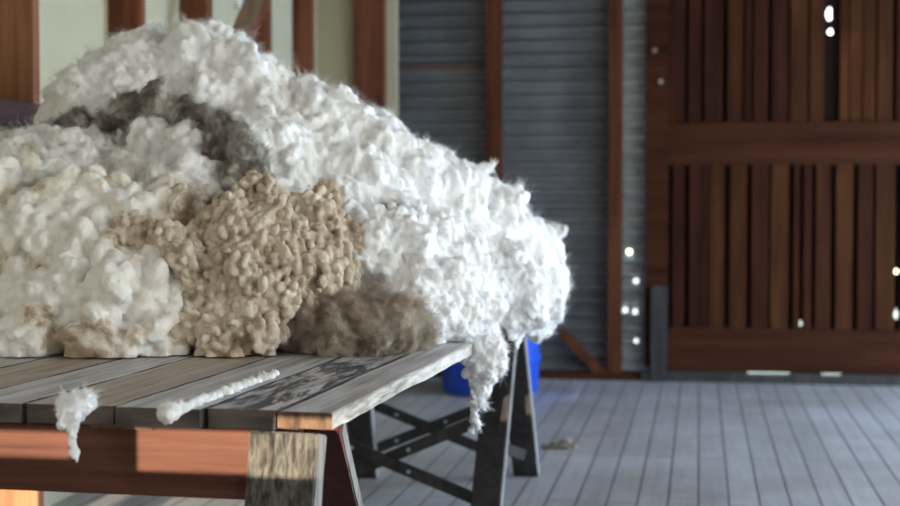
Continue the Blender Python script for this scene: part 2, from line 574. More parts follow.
edges = [front_x(p) for p in (338, 278, 200, 104, 0, -85, -190)]
while edges[-1] > -1.75:
    edges.append(edges[-1] - .16)
TW = edges[-1]
mats_p = ['plank', 'plank_mottled', 'plank', 'plank_brown', 'plank', 'plank_brown', 'plank', 'plank_brown', 'plank', 'plank', 'plank', 'plank', 'plank']
for i in range(len(edges) - 1):
    x1, x0 = edges[i] - (.0 if i == 0 else .005), edges[i + 1] + .005
    ys = (0, .012, -.006, .004, -.003, .006, 0, .01, 0, 0, 0, 0, 0)[i]
    th_ = .04 if i else .034
    # a board with worn, slightly wavy long edges
    bm = bmesh.new()
    n = 40
    rows = []
    for k in range(n + 1):
        y = ys + TL * (k / n) ** 1.5
        wv = .0022 * math.sin(y * 9 + i) + rnd.uniform(-.0016, .0016)
        wl_ = .002 * math.sin(y * 7 + 2 * i) + rnd.uniform(-.0012, .0012)
        ch = .0015 + rnd.uniform(0, .001) + (.003 if i == 0 else 0)
        zt = -.002 * math.sin(i * 3.1) - .002
        prof = [(x0 + wl_, -th_), (x0 + wl_, -ch), (x0 + wl_ + ch, zt), (x1 + wv - ch, zt), (x1 + wv, -ch), (x1 + wv - rnd.uniform(0, .003), -th_)]
        rows.append([bm.verts.new((a, y, ZT + b_)) for a, b_ in prof])
    for k in range(n):
        for j in range(6):
            f = bm.faces.new((rows[k][j], rows[k][(j + 1) % 6], rows[k + 1][(j + 1) % 6], rows[k + 1][j]))
            if j == 4 or (j == 3 and i == 0):
                f.material_index = 2
    f = bm.faces.new(rows[0][::-1])
    f.material_index = 1
    bm.faces.new(rows[-1])
    pl = from_bm('plank', bm, [M[mats_p[i]], M['plank_end_tan' if i == 0 else 'plank_end'], M['plank_side'] if i == 0 else M['plank_end']], tb)
    if i == 1:
        pl['label'] = 'plank mottled with black weathering'
    if i == 0:
        pl['label'] = 'pale edge plank with a tan end'

zap1 = ZT - .042
apr = box('apron', TW + .02, front_x(262), .012, .05, T(on_y(120, 498, YF)).z, zap1, M['apron'], tb)
apr['label'] = 'orange brown front board'
box('packing_strip', front_x(75), front_x(146), -.004, .03, zap1 - .004, zap1 + .004, M['plank_end_tan'], tb)
apb = box('apron', TW + .02, -.25, TL - .35, TL - .31, ZT - .17, zap1, M['redwood'], tb)

# near trestle : weathered grey leg in front, dark red leg behind
tr1 = empty('trestle', (0, 0, 0)); tr1.parent = tb
yl = YF - .012
lt0, lt1 = T(on_y(286, 428, yl)), T(on_y(284, 506, yl))
k = (lt0.z - 0) / (lt0.z - lt1.z)
foot = lt0 + (lt1 - lt0) * k
wtop = T(on_y(321, 440, yl)).x - T(on_y(250, 440, yl)).x
lo = bar('leg', (lt0.x, .0, zap1), (lt0.x - .02, -.16, 0), wtop, wtop * .93, .055, [M['leg_grey'], M['leg_side_lit']], tr1, side=1, seg=10, rough=.0012, bev=.003)
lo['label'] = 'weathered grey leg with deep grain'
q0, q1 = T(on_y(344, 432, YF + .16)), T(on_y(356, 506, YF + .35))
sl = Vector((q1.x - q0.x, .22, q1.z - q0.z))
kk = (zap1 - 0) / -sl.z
lo = bar('leg', (q0.x - .06, .13, zap1), (q0.x - .06 + sl.x * kk, .13 + sl.y * kk, 0), .13, .13, .035, [M['leg_red'], M['leg_side_lit']], tr1, side=1, bev=.003)
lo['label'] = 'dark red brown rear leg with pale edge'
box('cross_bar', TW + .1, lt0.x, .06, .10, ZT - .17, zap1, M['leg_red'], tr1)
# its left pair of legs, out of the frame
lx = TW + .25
bar('leg', (lx, .0, zap1), (lx, -.16, 0), wtop, wtop * .93, .055, [M['leg_grey'], M['leg_side_lit']], tr1, side=1, bev=.003)
bar('leg', (lx, .13, zap1), (lx, .13 + sl.y * kk, 0), .13, .13, .035, [M['leg_red'], M['leg_side_lit']], tr1, side=1, bev=.003)

# far trestle : black stained legs with crossed ties
tr2 = empty('trestle', (0, 0, 0)); tr2.parent = tb
tr2['label'] = 'black stained trestle with crossed tie bars'
nR = T(on_z(484, 533))                      # near right foot
fR = T(on_z(527, 475))                      # far right foot
fL = T(on_z(366, 477))
ymid = (nR.y + fR.y) / 2
aR = T(P(505, 330, P(0, 0, 1).length and 6.15))
aR = Vector((aR.x, ymid, zap1))
aL = Vector((T(P(338, 400, 6.2)).x, ymid, zap1))
nL = Vector((fL.x - (fR.x - nR.x), nR.y, 0))


def dleg(a, f, off):
    return bar('leg', a + Vector((0, off, 0)), (f.x, f.y, 0), .115, .115, .06, [M['leg_dark'], M['leg_darkside']], tr2, side=1, bev=.004)


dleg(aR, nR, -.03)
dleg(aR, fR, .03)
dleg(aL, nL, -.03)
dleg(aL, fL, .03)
box('cross_bar', aL.x - .1, aR.x + .1, ymid - .03, ymid + .03, zap1 - .1, zap1, M['leg_dark'], tr2)


def tie(pa, pb, y):
    a = T(on_y(pa[0], pa[1], 1)); b_ = None
    A, B = T_y(pa, y), T_y(pb, y)
    o = bar('tie_bar', A, B, .045, .045, .02, M['leg_dark'], tr2, wdir=(0, 0, 1), bev=.002)
    for f in (.30, .62):
        c = A.lerp(B, f) + Vector((0, -.014, 0))
        from_bm('bolt', cyl_bm(c, (0, 1, 0), .008, .01, 10), M['bolt'], o)
    return o


def T_y(p, y):
    # point of the pixel's ray at table-space y
    o = T((0, 0, H)); r = ray(*p); e = T(Vector((0, 0, H)) + r)
    d = e - o
    return o + d * ((y - o.y) / d.y)


ny, fy = nR.y + .12, fR.y - .22
tie((300, 425), (478, 500), ny - .05)
tie((300, 494), (478, 421), ny - .02)
tie((352, 396), (505, 458), fy + .03)
tie((352, 458), (505, 398), fy)
# short foot rail seen by the far right leg
A, B = T_y((500, 447), fy - .05), T_y((524, 455), fy + .03)
bar('tie_bar', A, B, .05, .05, .03, M['leg_dark'], tr2, wdir=(0, 0, 1))

# ------------------------------------------------------------------ blue drum
q = on_z(492, 396)
bm = bmesh.new()
prof = [(0, 0), (.26, 0), (.285, .02), (.29, .20), (.30, .215), (.30, .245), (.29, .26), (.295, .42), (.305, .435), (.305, .46), (.295, .475), (.29, .56),
        (.30, .565), (.30, .60), (.27, .60), (.27, .58), (0, .58)]
ns = 48
prof = [(a * 1.1, b_) for a, b_ in prof]
rr = []
for r_, z in prof:
    rr.append([bm.verts.new((max(r_, .001) * math.cos(2 * math.pi * i / ns), max(r_, .001) * math.sin(2 * math.pi * i / ns), z)) for i in range(ns)])
for a, b_ in zip(rr, rr[1:]):
    for i in range(ns):
        bm.faces.new((a[i], a[(i + 1) % ns], b_[(i + 1) % ns], b_[i]))
dm = empty('plastic_drum', (q.x - .04, q.y + .2, 0), label='blue plastic drum standing on the floor behind the far trestle', cat='drum')
from_bm('body', bm, M['blue'], dm, smooth=True)
bm = bmesh.new()
bmesh.ops.create_cone(bm, cap_ends=True, segments=24, radius1=.04, radius2=.04, depth=.03, matrix=Matrix.Translation((.12, .05, .59)))
from_bm('cap', bm, M['shadowgap'], dm)

# ------------------------------------------------------------------ wool
W = {}


def fibre_mat(name, c_lo, c_hi, scale=9.0, st=(.35, .55), dist=.6):
    m = bpy.data.materials.new(name)
    m.use_nodes = True
    nt = m.node_tree
    nt.nodes.clear()
    out = N(nt, 'ShaderNodeOutputMaterial')
    d = N(nt, 'ShaderNodeBsdfDiffuse'); t = N(nt, 'ShaderNodeBsdfTranslucent'); mx = N(nt, 'ShaderNodeMixShader')
    mx.inputs[0].default_value = .5
    tc = N(nt, 'ShaderNodeTexCoord')
    n = N(nt, 'ShaderNodeTexNoise', Scale=scale, Detail=5.0, Roughness=0.62, Distortion=dist)
    nt.links.new(tc.outputs['Object'], n.inputs['Vector'])
    r = ramp(nt, [(st[0], c_lo), (st[1], c_hi)], n.outputs['Fac'])
    nt.links.new(r.outputs['Color'], d.inputs['Color']); nt.links.new(r.outputs['Color'], t.inputs['Color'])
    nt.links.new(d.outputs[0], mx.inputs[1]); nt.links.new(t.outputs[0], mx.inputs[2])
    nt.links.new(mx.outputs[0], out.inputs['Surface'])
    return m


FIB = {'white_wool': fibre_mat('white_fibre', (.86, .83, .78), (.955, .96, .965), 5, (.28, .5)),
       'greyish_white_wool': fibre_mat('pale_fibre', (.80, .77, .72), (.94, .945, .95), 5, (.32, .55)),
       'cream_wool': fibre_mat('cream_fibre', (.68, .56, .42), (.95, .93, .90), 6.5, (.37, .50)),
       'tan_crimped_wool': fibre_mat('tan_fibre', (.60, .48, .35), (.80, .70, .58), 14, (.3, .6)),
       'brown_matted_wool': fibre_mat('brown_fibre', (.34, .27, .20), (.72, .65, .55), 22, (.35, .65)),
       'grey_soiled_and_shade_wool': fibre_mat('grey_fibre', (.20, .17, .14), (.70, .67, .62), 16, (.40, .66))}
W['white'] = wool_mat('white_wool', (.66, .60, .50), (.84, .83, .81), (.90, .90, .90), scale=5, stops=(.28, .42, .6), )
W['grey_white'] = wool_mat('greyish_white_wool', (.52, .48, .42), (.79, .78, .75), (.88, .88, .88), scale=5, stops=(.32, .46, .62))
W['cream'] = wool_mat('cream_wool', (.44, .34, .23), (.82, .77, .68), (.88, .86, .81), scale=6.5, stops=(.36, .44, .52))
W['tan'] = wool_mat('tan_crimped_wool', (.32, .24, .16), (.58, .48, .365), (.72, .64, .53), scale=14, fine=120, stops=(.3, .46, .62), sss=0)
W['brown'] = wool_mat('brown_matted_wool', (.15, .115, .08), (.32, .26, .195), (.60, .54, .45), scale=22, fine=140, sss=0, stops=(.3, .5, .68))
W['soil_and_shade'] = wool_mat('grey_soiled_and_shade_wool', (.09, .075, .06), (.27, .24, .20), (.66, .63, .58), scale=16, fine=120, sss=0, stops=(.32, .5, .68))  # soiled wool, and the painted shade of one crevice

TBF = Matrix.Rotation(-TROT, 3, 'Z')
TI_np = np.array(TI)


def ico(level):
    bm = bmesh.new()
    bmesh.ops.create_icosphere(bm, subdivisions=level, radius=1.0)
    v = np.array([x.co[:] for x in bm.verts], dtype=np.float64)
    f = np.array([[x.index for x in fa.verts] for fa in bm.faces], dtype=np.int64)
    bm.free()
    return v, f


ICO = {k: ico(k) for k in (1, 2, 3, 4)}
CAMP = np.array([0, 0, H])


_pr = np.random.default_rng(99)
_perm = np.tile(_pr.permutation(256), 3)
_grad = _pr.normal(size=(256, 3)); _grad /= np.linalg.norm(_grad, axis=1)[:, None]


def perlin(p):
    i = np.floor(p).astype(np.int64)
    f = p - i
    u = f * f * f * (f * (f * 6 - 15) + 10)
    i &= 255
    out = 0
    for dx in (0, 1):
        for dy in (0, 1):
            for dz in (0, 1):
                h = _perm[_perm[_perm[i[:, 0] + dx] + i[:, 1] + dy] + i[:, 2] + dz]
                g = _grad[h]
                dot = g[:, 0] * (f[:, 0] - dx) + g[:, 1] * (f[:, 1] - dy) + g[:, 2] * (f[:, 2] - dz)
                w_ = (u[:, 0] if dx else 1 - u[:, 0]) * (u[:, 1] if dy else 1 - u[:, 1]) * (u[:, 2] if dz else 1 - u[:, 2])
                out = out + dot * w_
    return out


def billow(co, spec, warp=.5, aniso=None):
    """sum of noise layers (size, amplitude, kind): kind 0 soft swells, 1 rounded billows, -1 ragged crests"""
    q = co.copy()
    if aniso is not None:
        ax, k = np.array(aniso[0], float), aniso[1]
        ax /= np.linalg.norm(ax)
        q = q - ((q @ ax) * (1 - 1 / k))[:, None] * ax[None, :]
    h = np.zeros(len(co))
    for ly in spec:
        size, amp = ly[0], ly[1]
        kind = ly[2] if len(ly) > 2 else 1
        f = 1 / size
        wv = np.stack([perlin(q * f * .7 + o) for o in (11.3, 47.1, 83.7)], 1) * warp * size * 1.6
        n = perlin((q + wv) * f)
        if kind == 0:
            h += amp * n * 1.6
        else:
            a = np.minimum(np.sqrt(n ** 2 + .004) * 2.6, 1.0)
            h += amp * (a - .45) if kind > 0 else amp * (.5 - a)
    return h


def flow_field(p, size):
    """smooth swirling directions"""
    return np.stack([perlin(p / size + o) for o in (3.1, 29.7, 61.3)], 1)


def remesh(V, Fc, voxel, smooth):
    me = bpy.data.meshes.new('tmp')
    me.from_pydata(V.tolist(), [], Fc.tolist())
    tmp = bpy.data.objects.new('tmp', me)
    COL.objects.link(tmp)
    m = tmp.modifiers.new('r', 'REMESH'); m.mode = 'VOXEL'; m.voxel_size = voxel; m.use_smooth_shade = True
    if smooth:
        m = tmp.modifiers.new('s', 'SMOOTH'); m.iterations = smooth; m.factor = .6
    dg = bpy.context.evaluated_depsgraph_get()
    fin = bpy.data.meshes.new_from_object(tmp.evaluated_get(dg))
    bpy.data.objects.remove(tmp); bpy.data.meshes.remove(me)
    return fin


def arr(me, what, n):
    a = np.empty(n * 3, np.float32)
    (me.vertices if what in ('co', 'normal') else me.polygons).foreach_get('normal' if what == 'pn' else ('center' if what == 'pc' else what), a)
    return a.reshape(-1, 3).astype(np.float64)


def fleece(name, cores, mat, label, seed, voxel=.006, puffs=((260, .045, .09, .6), (1400, .018, .038, .7)), disp=((.10, .03), (.045, .014), (.02, .006), (.011, .003)),
           locks=3500, lock_len=(.012, .03), per=22, curl=.25, extra=(), cat='wool', fr=.00028, smooth=2, stretch=1.0, keep_all=False,
           flow=(0, 0, 0), clamp=True, aniso=None, warp=.6, parent=None, spread_r=.007, nodules=None, lie=.75, fluff=.35, presmooth=0, post_smooth=0, post_disp=((.012, .0022, 1), (.005, .0012, 0)), sag=.5, gap=.62, lift=.45):
    R = np.random.default_rng(seed)
    blobs = []   # centre(3), axes(3x3 scaled)
    cc = np.array([[*P(c[0], c[1], c[2])] for c in cores])
    rr_ = []
    for c in cores:
        r = c[3] * c[2] / F
        s = c[4] if len(c) > 4 else (1, 1, 1)
        rr_.append((r * s[0], r * s[1], r * s[2]))
    rr_ = np.array(rr_)
    for c, r in zip(cc, rr_):
        blobs.append((c, np.diag(r), 4 if max(r) > .1 else 3))
    lv_c, lv_r = cc, rr_
    for li, (n, r0, r1, sink) in enumerate(puffs):
        area = lv_r.prod(axis=1) ** (2 / 3)
        pick = R.choice(len(lv_c), size=n * 3, p=area / area.sum())
        d = R.normal(size=(n * 3, 3)); d /= np.linalg.norm(d, axis=1)[:, None]
        pts = lv_c[pick] + d * lv_r[pick]
        nrm = d / lv_r[pick]; nrm /= np.linalg.norm(nrm, axis=1)[:, None]
        ok = np.ones(len(pts), bool)
        for c, r in zip(cc, rr_):
            ok &= (((pts - c) / (r * .93)) ** 2).sum(axis=1) > 1
        view = CAMP - pts; view /= np.linalg.norm(view, axis=1)[:, None]
        if not keep_all:
            ok &= ((nrm * view).sum(axis=1) > -.35) | (nrm[:, 2] > .3)
        pts, nrm = pts[ok][:n], nrm[ok][:n]
        rad = R.uniform(r0, r1, len(pts)) if li else r0 + (r1 - r0) * R.random(len(pts)) ** 1.5
        nc, nr = [], []
        for p, nn, r in zip(pts, nrm, rad):
            Q = np.linalg.qr(R.normal(size=(3, 3)))[0]
            sc = np.array([1.0, R.uniform(.75, 1.0), R.uniform(.9, 1.35) * stretch])
            A = Q @ np.diag(sc * r)
            c = p - nn * r * (1 - sink)
            blobs.append((c, A, 3 if r > .03 else 2))
            nc.append(c); nr.append((r, r, r))
        if nc:
            lv_c, lv_r = np.array(nc), np.array(nr)
    for (px, py, d_, rp) in extra:
        c = np.array([*P(px, py, d_)]); r = rp * d_ / F
        blobs.append((c, np.diag([r, r, r]), 2))
    V, Fc, o_ = [], [], 0
    for c, A, l in blobs:
        v, f = ICO[l]
        V.append(v @ A.T + c); Fc.append(f + o_); o_ += len(v)
    V = np.concatenate(V); Fc = np.concatenate(Fc)
    fin = remesh(V, Fc, voxel if not nodules else voxel * 1.4, smooth + presmooth)
    nv = len(fin.vertices)
    co, vn = arr(fin, 'co', nv), arr(fin, 'normal', nv)
    if disp:
        co += vn * billow(co, disp, warp, aniso)[:, None]
    if nodules:
        nn_, r0, r1, st = nodules
        fin.vertices.foreach_set('co', co.astype(np.float32).ravel()); fin.update()
        vn = arr(fin, 'normal', nv)
        view = CAMP - co; view /= np.linalg.norm(view, axis=1)[:, None]
        idx = np.nonzero(((vn * view).sum(1) > -.2) & (co[:, 2] > ZT - .01))[0]
        R.shuffle(idx)
        # keep the curls apart from each other
        grid, chosen = {}, []
        g = (r0 + r1) * gap
        for i_ in idx:
            key = tuple((co[i_] // g).astype(int))
            if key in grid:
                continue
            ok = True
            for dx in (-1, 0, 1):
                for dy in (-1, 0, 1):
                    for dz in (-1, 0, 1):
                        q_ = grid.get((key[0] + dx, key[1] + dy, key[2] + dz))
                        if q_ is not None and ((co[q_] - co[i_]) ** 2).sum() < g * g:
                            ok = False
            if ok:
                grid[key] = i_; chosen.append(i_)
            if len(chosen) >= nn_:
                break
        fl_ = flow_field(co[chosen], .15)
        VV, FF = [co], []
        tri = np.empty(len(fin.polygons) * 4, np.int32)
        quads = [list(p.vertices) for p in fin.polygons]
        o_ = nv
        v0, f0 = ICO[2]
        F2 = []
        for i_, fd in zip(chosen, fl_):
            n_ = vn[i_]
            t_ = np.array([0, 0, -1.0]) * sag + fd * 1.5
            t_ -= n_ * (t_ @ n_); t_ /= np.linalg.norm(t_) + 1e-9
            b_ = np.cross(n_, t_)
            r = R.uniform(r0, r1)
            A = np.stack([t_ * r * R.uniform(1, st), b_ * r * R.uniform(.8, 1.05), n_ * r * R.uniform(1.0, 1.5)], 1)
            VV.append(v0 @ A.T + co[i_] + n_ * r * lift)
            F2.extend((f0 + o_).tolist()); o_ += len(v0)
        me2 = bpy.data.meshes.new('tmp2')
        me2.from_pydata(np.concatenate(VV).tolist(), [], quads + F2)
        tmp = bpy.data.objects.new('tmp2', me2); COL.objects.link(tmp)
        m = tmp.modifiers.new('r', 'REMESH'); m.mode = 'VOXEL'; m.voxel_size = voxel; m.use_smooth_shade = True
        if post_smooth:
            m = tmp.modifiers.new('s', 'SMOOTH'); m.iterations = post_smooth; m.factor = .6
        bpy.data.meshes.remove(fin)
        fin = bpy.data.meshes.new_from_object(tmp.evaluated_get(bpy.context.evaluated_depsgraph_get()))
        bpy.data.objects.remove(tmp); bpy.data.meshes.remove(me2)
        nv = len(fin.vertices)
        co, vn = arr(fin, 'co', nv), arr(fin, 'normal', nv)
        co += vn * billow(co, post_disp, .6)[:, None]
    if clamp:     # the wool lies flat on the table top
        loc = co @ TI_np[:3, :3].T + TI_np[:3, 3]
        inside = (loc[:, 0] < .0) & (loc[:, 1] > 0) & (loc[:, 1] < TL)
        low = inside & (co[:, 2] < ZT + .002)
        co[low, 2] = ZT + .002
    fin.vertices.foreach_set('co', co.astype(np.float32).ravel())
    fin.update()
    fin.name = name
    root = link(name, fin, mat, parent, smooth=True)
    tag(root, label, None if parent else cat)
    print('FLEECE', name, nv)
    # ---- locks of fibres
    if locks:
        nf = len(fin.polygons)
        cen = np.empty(nf * 3, np.float32); fin.polygons.foreach_get('center', cen); cen = cen.reshape(-1, 3).astype(np.float64)
        nor = np.empty(nf * 3, np.float32); fin.polygons.foreach_get('normal', nor); nor = nor.reshape(-1, 3).astype(np.float64)
        view = CAMP - cen; view /= np.linalg.norm(view, axis=1)[:, None]
        vis = (nor * view).sum(axis=1) > -.25
        loc = cen @ TI_np[:3, :3].T + TI_np[:3, 3]
        vis &= ~((loc[:, 0] < 0) & (cen[:, 2] < ZT + .006))
        idx = np.nonzero(vis)[0]
        if len(idx) == 0:
            idx = np.arange(nf)
        ch = R.choice(idx, size=locks)
        c, n_ = cen[ch], nor[ch]
        ff = flow_field(c, .16) * 2.2 + flow_field(c + 5, .035) * 1.6 + np.array(flow)
        ff -= n_ * (ff * n_).sum(1)[:, None]
        dirn = ff * lie * 1.6 + n_ * R.uniform(.05, fluff * 2, locks)[:, None] + R.normal(size=c.shape) * .22
        dirn /= np.linalg.norm(dirn, axis=1)[:, None]
        L = R.uniform(lock_len[0], lock_len[1], locks) * (1 + (R.random(locks) < .10) * 1.0)
        K = 6
        t = np.linspace(0, 1, K)
        tot = locks * per
        c = np.repeat(c, per, 0); dirn = np.repeat(dirn, per, 0); L = np.repeat(L, per) * R.uniform(.6, 1.15, tot); n_ = np.repeat(n_, per, 0)
        spread = R.normal(size=(tot, 3)) * spread_r
        spread -= n_ * (spread * n_).sum(1)[:, None]
        base = c + spread - n_ * .003
        bend = R.normal(size=(tot, 3)) * curl * 1.6
        lockbend = np.repeat(R.normal(size=(locks, 3)) * .35, per, 0)
        pos = np.empty((tot, K, 3))
        ph = R.uniform(0, 6.28, tot)
        side = np.cross(dirn, R.normal(size=(tot, 3)))
        side /= np.linalg.norm(side, axis=1)[:, None] + 1e-9
        for k in range(K):
            tk = t[k]
            pos[:, k] = (base - spread * .55 * tk + dirn * (L * tk)[:, None] + (bend + lockbend) * (L * tk * tk)[:, None] * .6
                         + side * (np.sin(ph + tk * 9) * .0016 * min(1, tk * 3))[:, None])
        if clamp:
            z = pos[:, :, 2]; z[z < ZT + .001] = np.where(True, z[z < ZT + .001], 0)
        hc = bpy.data.hair_curves.new(name + '_fibres')
        hc.add_curves([K] * tot)
        hc.position_data.foreach_set('vector', pos.astype(np.float32).ravel())
        ra = hc.attributes.get('radius') or hc.attributes.new('radius', 'FLOAT', 'POINT')
        rad = np.tile(fr * (1 - .6 * t), tot).astype(np.float32)
        ra.data.foreach_set('value', rad)
        ho = bpy.data.objects.new('fibres', hc)
        COL.objects.link(ho)
        hc.materials.append(FIB[mat.name])
        ho.parent = root
        ho['kind'] = 'stuff'
    return root


# --- the big upper white fleece behind
fleece('wool_fleece', [
    (88, 150, 4.75, 44), (118, 116, 4.8, 54), (160, 98, 4.85, 54), (200, 97, 4.85, 53), (237, 120, 4.8, 52), (262, 122, 4.8, 46), (290, 134, 4.8, 46), (328, 143, 4.8, 48),
    (150, 190, 4.7, 82), (250, 205, 4.6, 82), (200, 260, 4.75, 90), (80, 235, 4.8, 80), (330, 235, 4.7, 85),
    (357, 172, 4.85, 54), (395, 198, 4.9, 54), (430, 215, 4.95, 52), (465, 238, 5.1, 47), (493, 262, 5.25, 42), (512, 284, 5.35, 40), (522, 302, 5.4, 34),
    (400, 270, 4.9, 75), (465, 300, 5.1, 42), (0, 230, 4.8, 70)],
    W['white'], 'large heap of white wool rising behind, the highest part of the pile', 1,
    puffs=((160, .04, .08, .4),), nodules=(5000, .010, .022, 3.2), post_smooth=3, post_disp=((.030, .006, 1), (.013, .004, -1), (.006, .0015, 0)), locks=15000, lock_len=(.009, .030), per=11, aniso=((.8, .3, -.5), 2.0), fr=.00022, spread_r=.010, voxel=.006, presmooth=5, disp=((.20, .055, 1), (.09, .046, 1), (.040, .019, 1), (.022, .007, -1), (.011, .003, 0)))

fleece('wool_fleece', [
    (-30, 300, 4.15, 68), (25, 310, 4.05, 50), (60, 255, 4.15, 58), (105, 300, 4.0, 56), (150, 300, 4.02, 46), (110, 240, 4.15, 52),
    (10, 230, 4.3, 66), (160, 245, 4.2, 42), (185, 325, 4.05, 26), (60, 320, 4.0, 38), (140, 320, 3.98, 34), (90, 340, 3.87, 17), (28, 342, 3.88, 15), (138, 340, 3.88, 14), (-10, 342, 3.88, 18), (112, 338, 3.88, 15), (62, 344, 3.88, 11)],
    W['cream'], 'cream wool with brown stains filling the lower left corner of the pile', 2,
    puffs=((90, .03, .06, .4),), nodules=(1100, .016, .034, 1.7), post_smooth=3, post_disp=((.030, .006, 1), (.013, .004, -1), (.006, .0015, 0)), locks=5000, lock_len=(.006, .018), per=11, fr=.00022, spread_r=.008, voxel=.0055, presmooth=6, disp=((.17, .075, 1), (.075, .042, 1), (.035, .014, 1), (.018, .006, -1)))

fleece('wool_fleece', [
    (-10, 185, 4.5, 42), (40, 178, 4.45, 42), (85, 182, 4.4, 40), (125, 195, 4.35, 38), (165, 205, 4.3, 32), (200, 205, 4.3, 34), (225, 215, 4.3, 26), (60, 215, 4.35, 55), (150, 225, 4.35, 45),
    (165, 142, 4.38, 11, (1.3, 1, .8)), (188, 155, 4.35, 10, (1.3, 1, .8))],
    W['grey_white'], 'bluish grey white wool in a roll above the cream lower left wool', 3,
    puffs=((90, .03, .05, .4),), nodules=(2000, .010, .022, 2.2), post_smooth=2, post_disp=((.030, .006, 1), (.013, .004, -1), (.006, .0015, 0)), locks=4500, lock_len=(.008, .022), per=11, fr=.00022, spread_r=.010, voxel=.0055, presmooth=6, disp=((.15, .05, 1), (.07, .034, 1), (.035, .014, 1), (.018, .007, -1)))

sp = fleece('wool_fleece', [
    (430, 275, 4.45, 52), (395, 262, 4.3, 46), (370, 255, 4.25, 40), (455, 305, 4.5, 40), (420, 300, 4.2, 44), (495, 300, 4.85, 48), (530, 315, 5.1, 28), (400, 240, 4.5, 33),
    (440, 322, 4.3, 28), (470, 325, 4.5, 24)],
    W['white'], 'bright white wool spilling over the table edge with a hanging strand', 4,
    puffs=((90, .03, .05, .4),), nodules=(4500, .008, .016, 1.6), post_smooth=1, post_disp=((.022, .005, 1), (.010, .003, -1), (.005, .0012, 0)), locks=5000, lock_len=(.006, .018), per=11, fr=.00022, spread_r=.009, voxel=.0055, presmooth=5, disp=((.15, .05, 1), (.065, .034, 1), (.032, .014, 1), (.018, .007, -1), (.01, .003, 0)))
fleece('hanging_strand', [(478, 352, 4.25, 15), (492, 352, 4.25, 14), (483, 364, 4.25, 13), (495, 364, 4.26, 10), (476, 374, 4.25, 10), (488, 376, 4.25, 10), (479, 385, 4.25, 9), (473, 373, 4.25, 7), (466, 352, 4.25, 12),
                          (477, 393, 4.25, 8), (484, 391, 4.25, 7), (475, 402, 4.25, 6.5), (480, 399, 4.25, 5.5), (475, 409, 4.25, 5), (474, 415, 4.25, 4.2), (474, 421, 4.25, 3.6), (473, 427, 4.25, 2.8), (473, 432, 4.25, 2)],
       W['white'], None, 40, puffs=((60, .010, .020, .7), (160, .006, .012, .7)), locks=600, lock_len=(.006, .018), per=12,
       disp=((.03, .010), (.014, .004)), voxel=.0035, keep_all=True, clamp=False, parent=sp, smooth=1, flow=(0, 0, -.5), spread_r=.004)

fleece('wool_fleece', [
    (245, 250, 4.05, 50), (225, 290, 3.98, 38), (265, 295, 3.97, 40), (300, 250, 4.1, 43), (245, 325, 3.95, 30), (215, 325, 3.95, 26), (285, 320, 3.97, 24), (312, 285, 4.06, 28),
    (190, 260, 3.96, 24), (165, 248, 3.97, 18), (143, 238, 3.98, 13), (270, 215, 4.12, 27), (315, 225, 4.15, 23), (335, 240, 4.15, 18), (245, 212, 4.15, 20), (200, 290, 4.0, 22), (240, 340, 3.86, 15), (218, 340, 3.87, 12), (262, 338, 3.88, 13)],
    W['tan'], 'tan crimped wool in knobbly curls at the middle of the pile', 5,
    puffs=((80, .02, .035, .6),), nodules=(5200, .0085, .0145, 1.9), gap=.80, lift=.75, sag=1.2, locks=700, lock_len=(.004, .010), per=8, disp=((.15, .065, 1), (.07, .036, 1)), presmooth=3, voxel=.0034, fr=.00018)

fleece('wool_fleece', [
    (345, 328, 3.98, 28, (1.3, 1, .9)), (385, 326, 4.0, 28, (1.2, 1, .9)), (315, 335, 3.97, 22), (410, 333, 4.02, 20), (365, 316, 4.05, 24, (1.4, 1, .8)), (335, 342, 3.86, 11), (372, 340, 3.88, 11, (1.6, 1, 1)), (402, 339, 3.93, 10)],
    W['brown'], 'low matted brown wool lying under the bright white wool', 6,
    puffs=((60, .012, .025, .6),), nodules=(1500, .007, .012, 2.2), post_smooth=1, locks=4500, lock_len=(.010, .026), per=12, disp=((.09, .03, 1), (.03, .012, 1), (.014, .006, -1)), presmooth=3, voxel=.005, fr=.00022)

fleece('wool_fleece', [
    (42, 128, 4.50, 4, (2.2, 1, .6)), (62, 125, 4.49, 4.5, (2.2, 1, .6)), (86, 123, 4.47, 6, (2, 1, .7)), (112, 122, 4.45, 10, (1.8, 1, .8)), (136, 116, 4.44, 14, (1.6, 1, .8)), (160, 110, 4.42, 14), (184, 116, 4.42, 14), (203, 128, 4.36, 16), (226, 140, 4.30, 18),
    (243, 157, 4.28, 18), (254, 176, 4.26, 13), (218, 152, 4.31, 15), (146, 132, 4.44, 11, (1.5, 1, .8)), (234, 180, 4.24, 12)],
    W['soil_and_shade'], 'dark grey soiled wool in the hollow below the highest white wool', 7,
    puffs=((60, .012, .025, .6),), nodules=(1500, .007, .012, 2.0), post_smooth=1, locks=2500, lock_len=(.010, .028), per=12, disp=((.09, .035, 1), (.03, .014, 1), (.014, .006, -1)), presmooth=3, voxel=.005, fr=.00022)

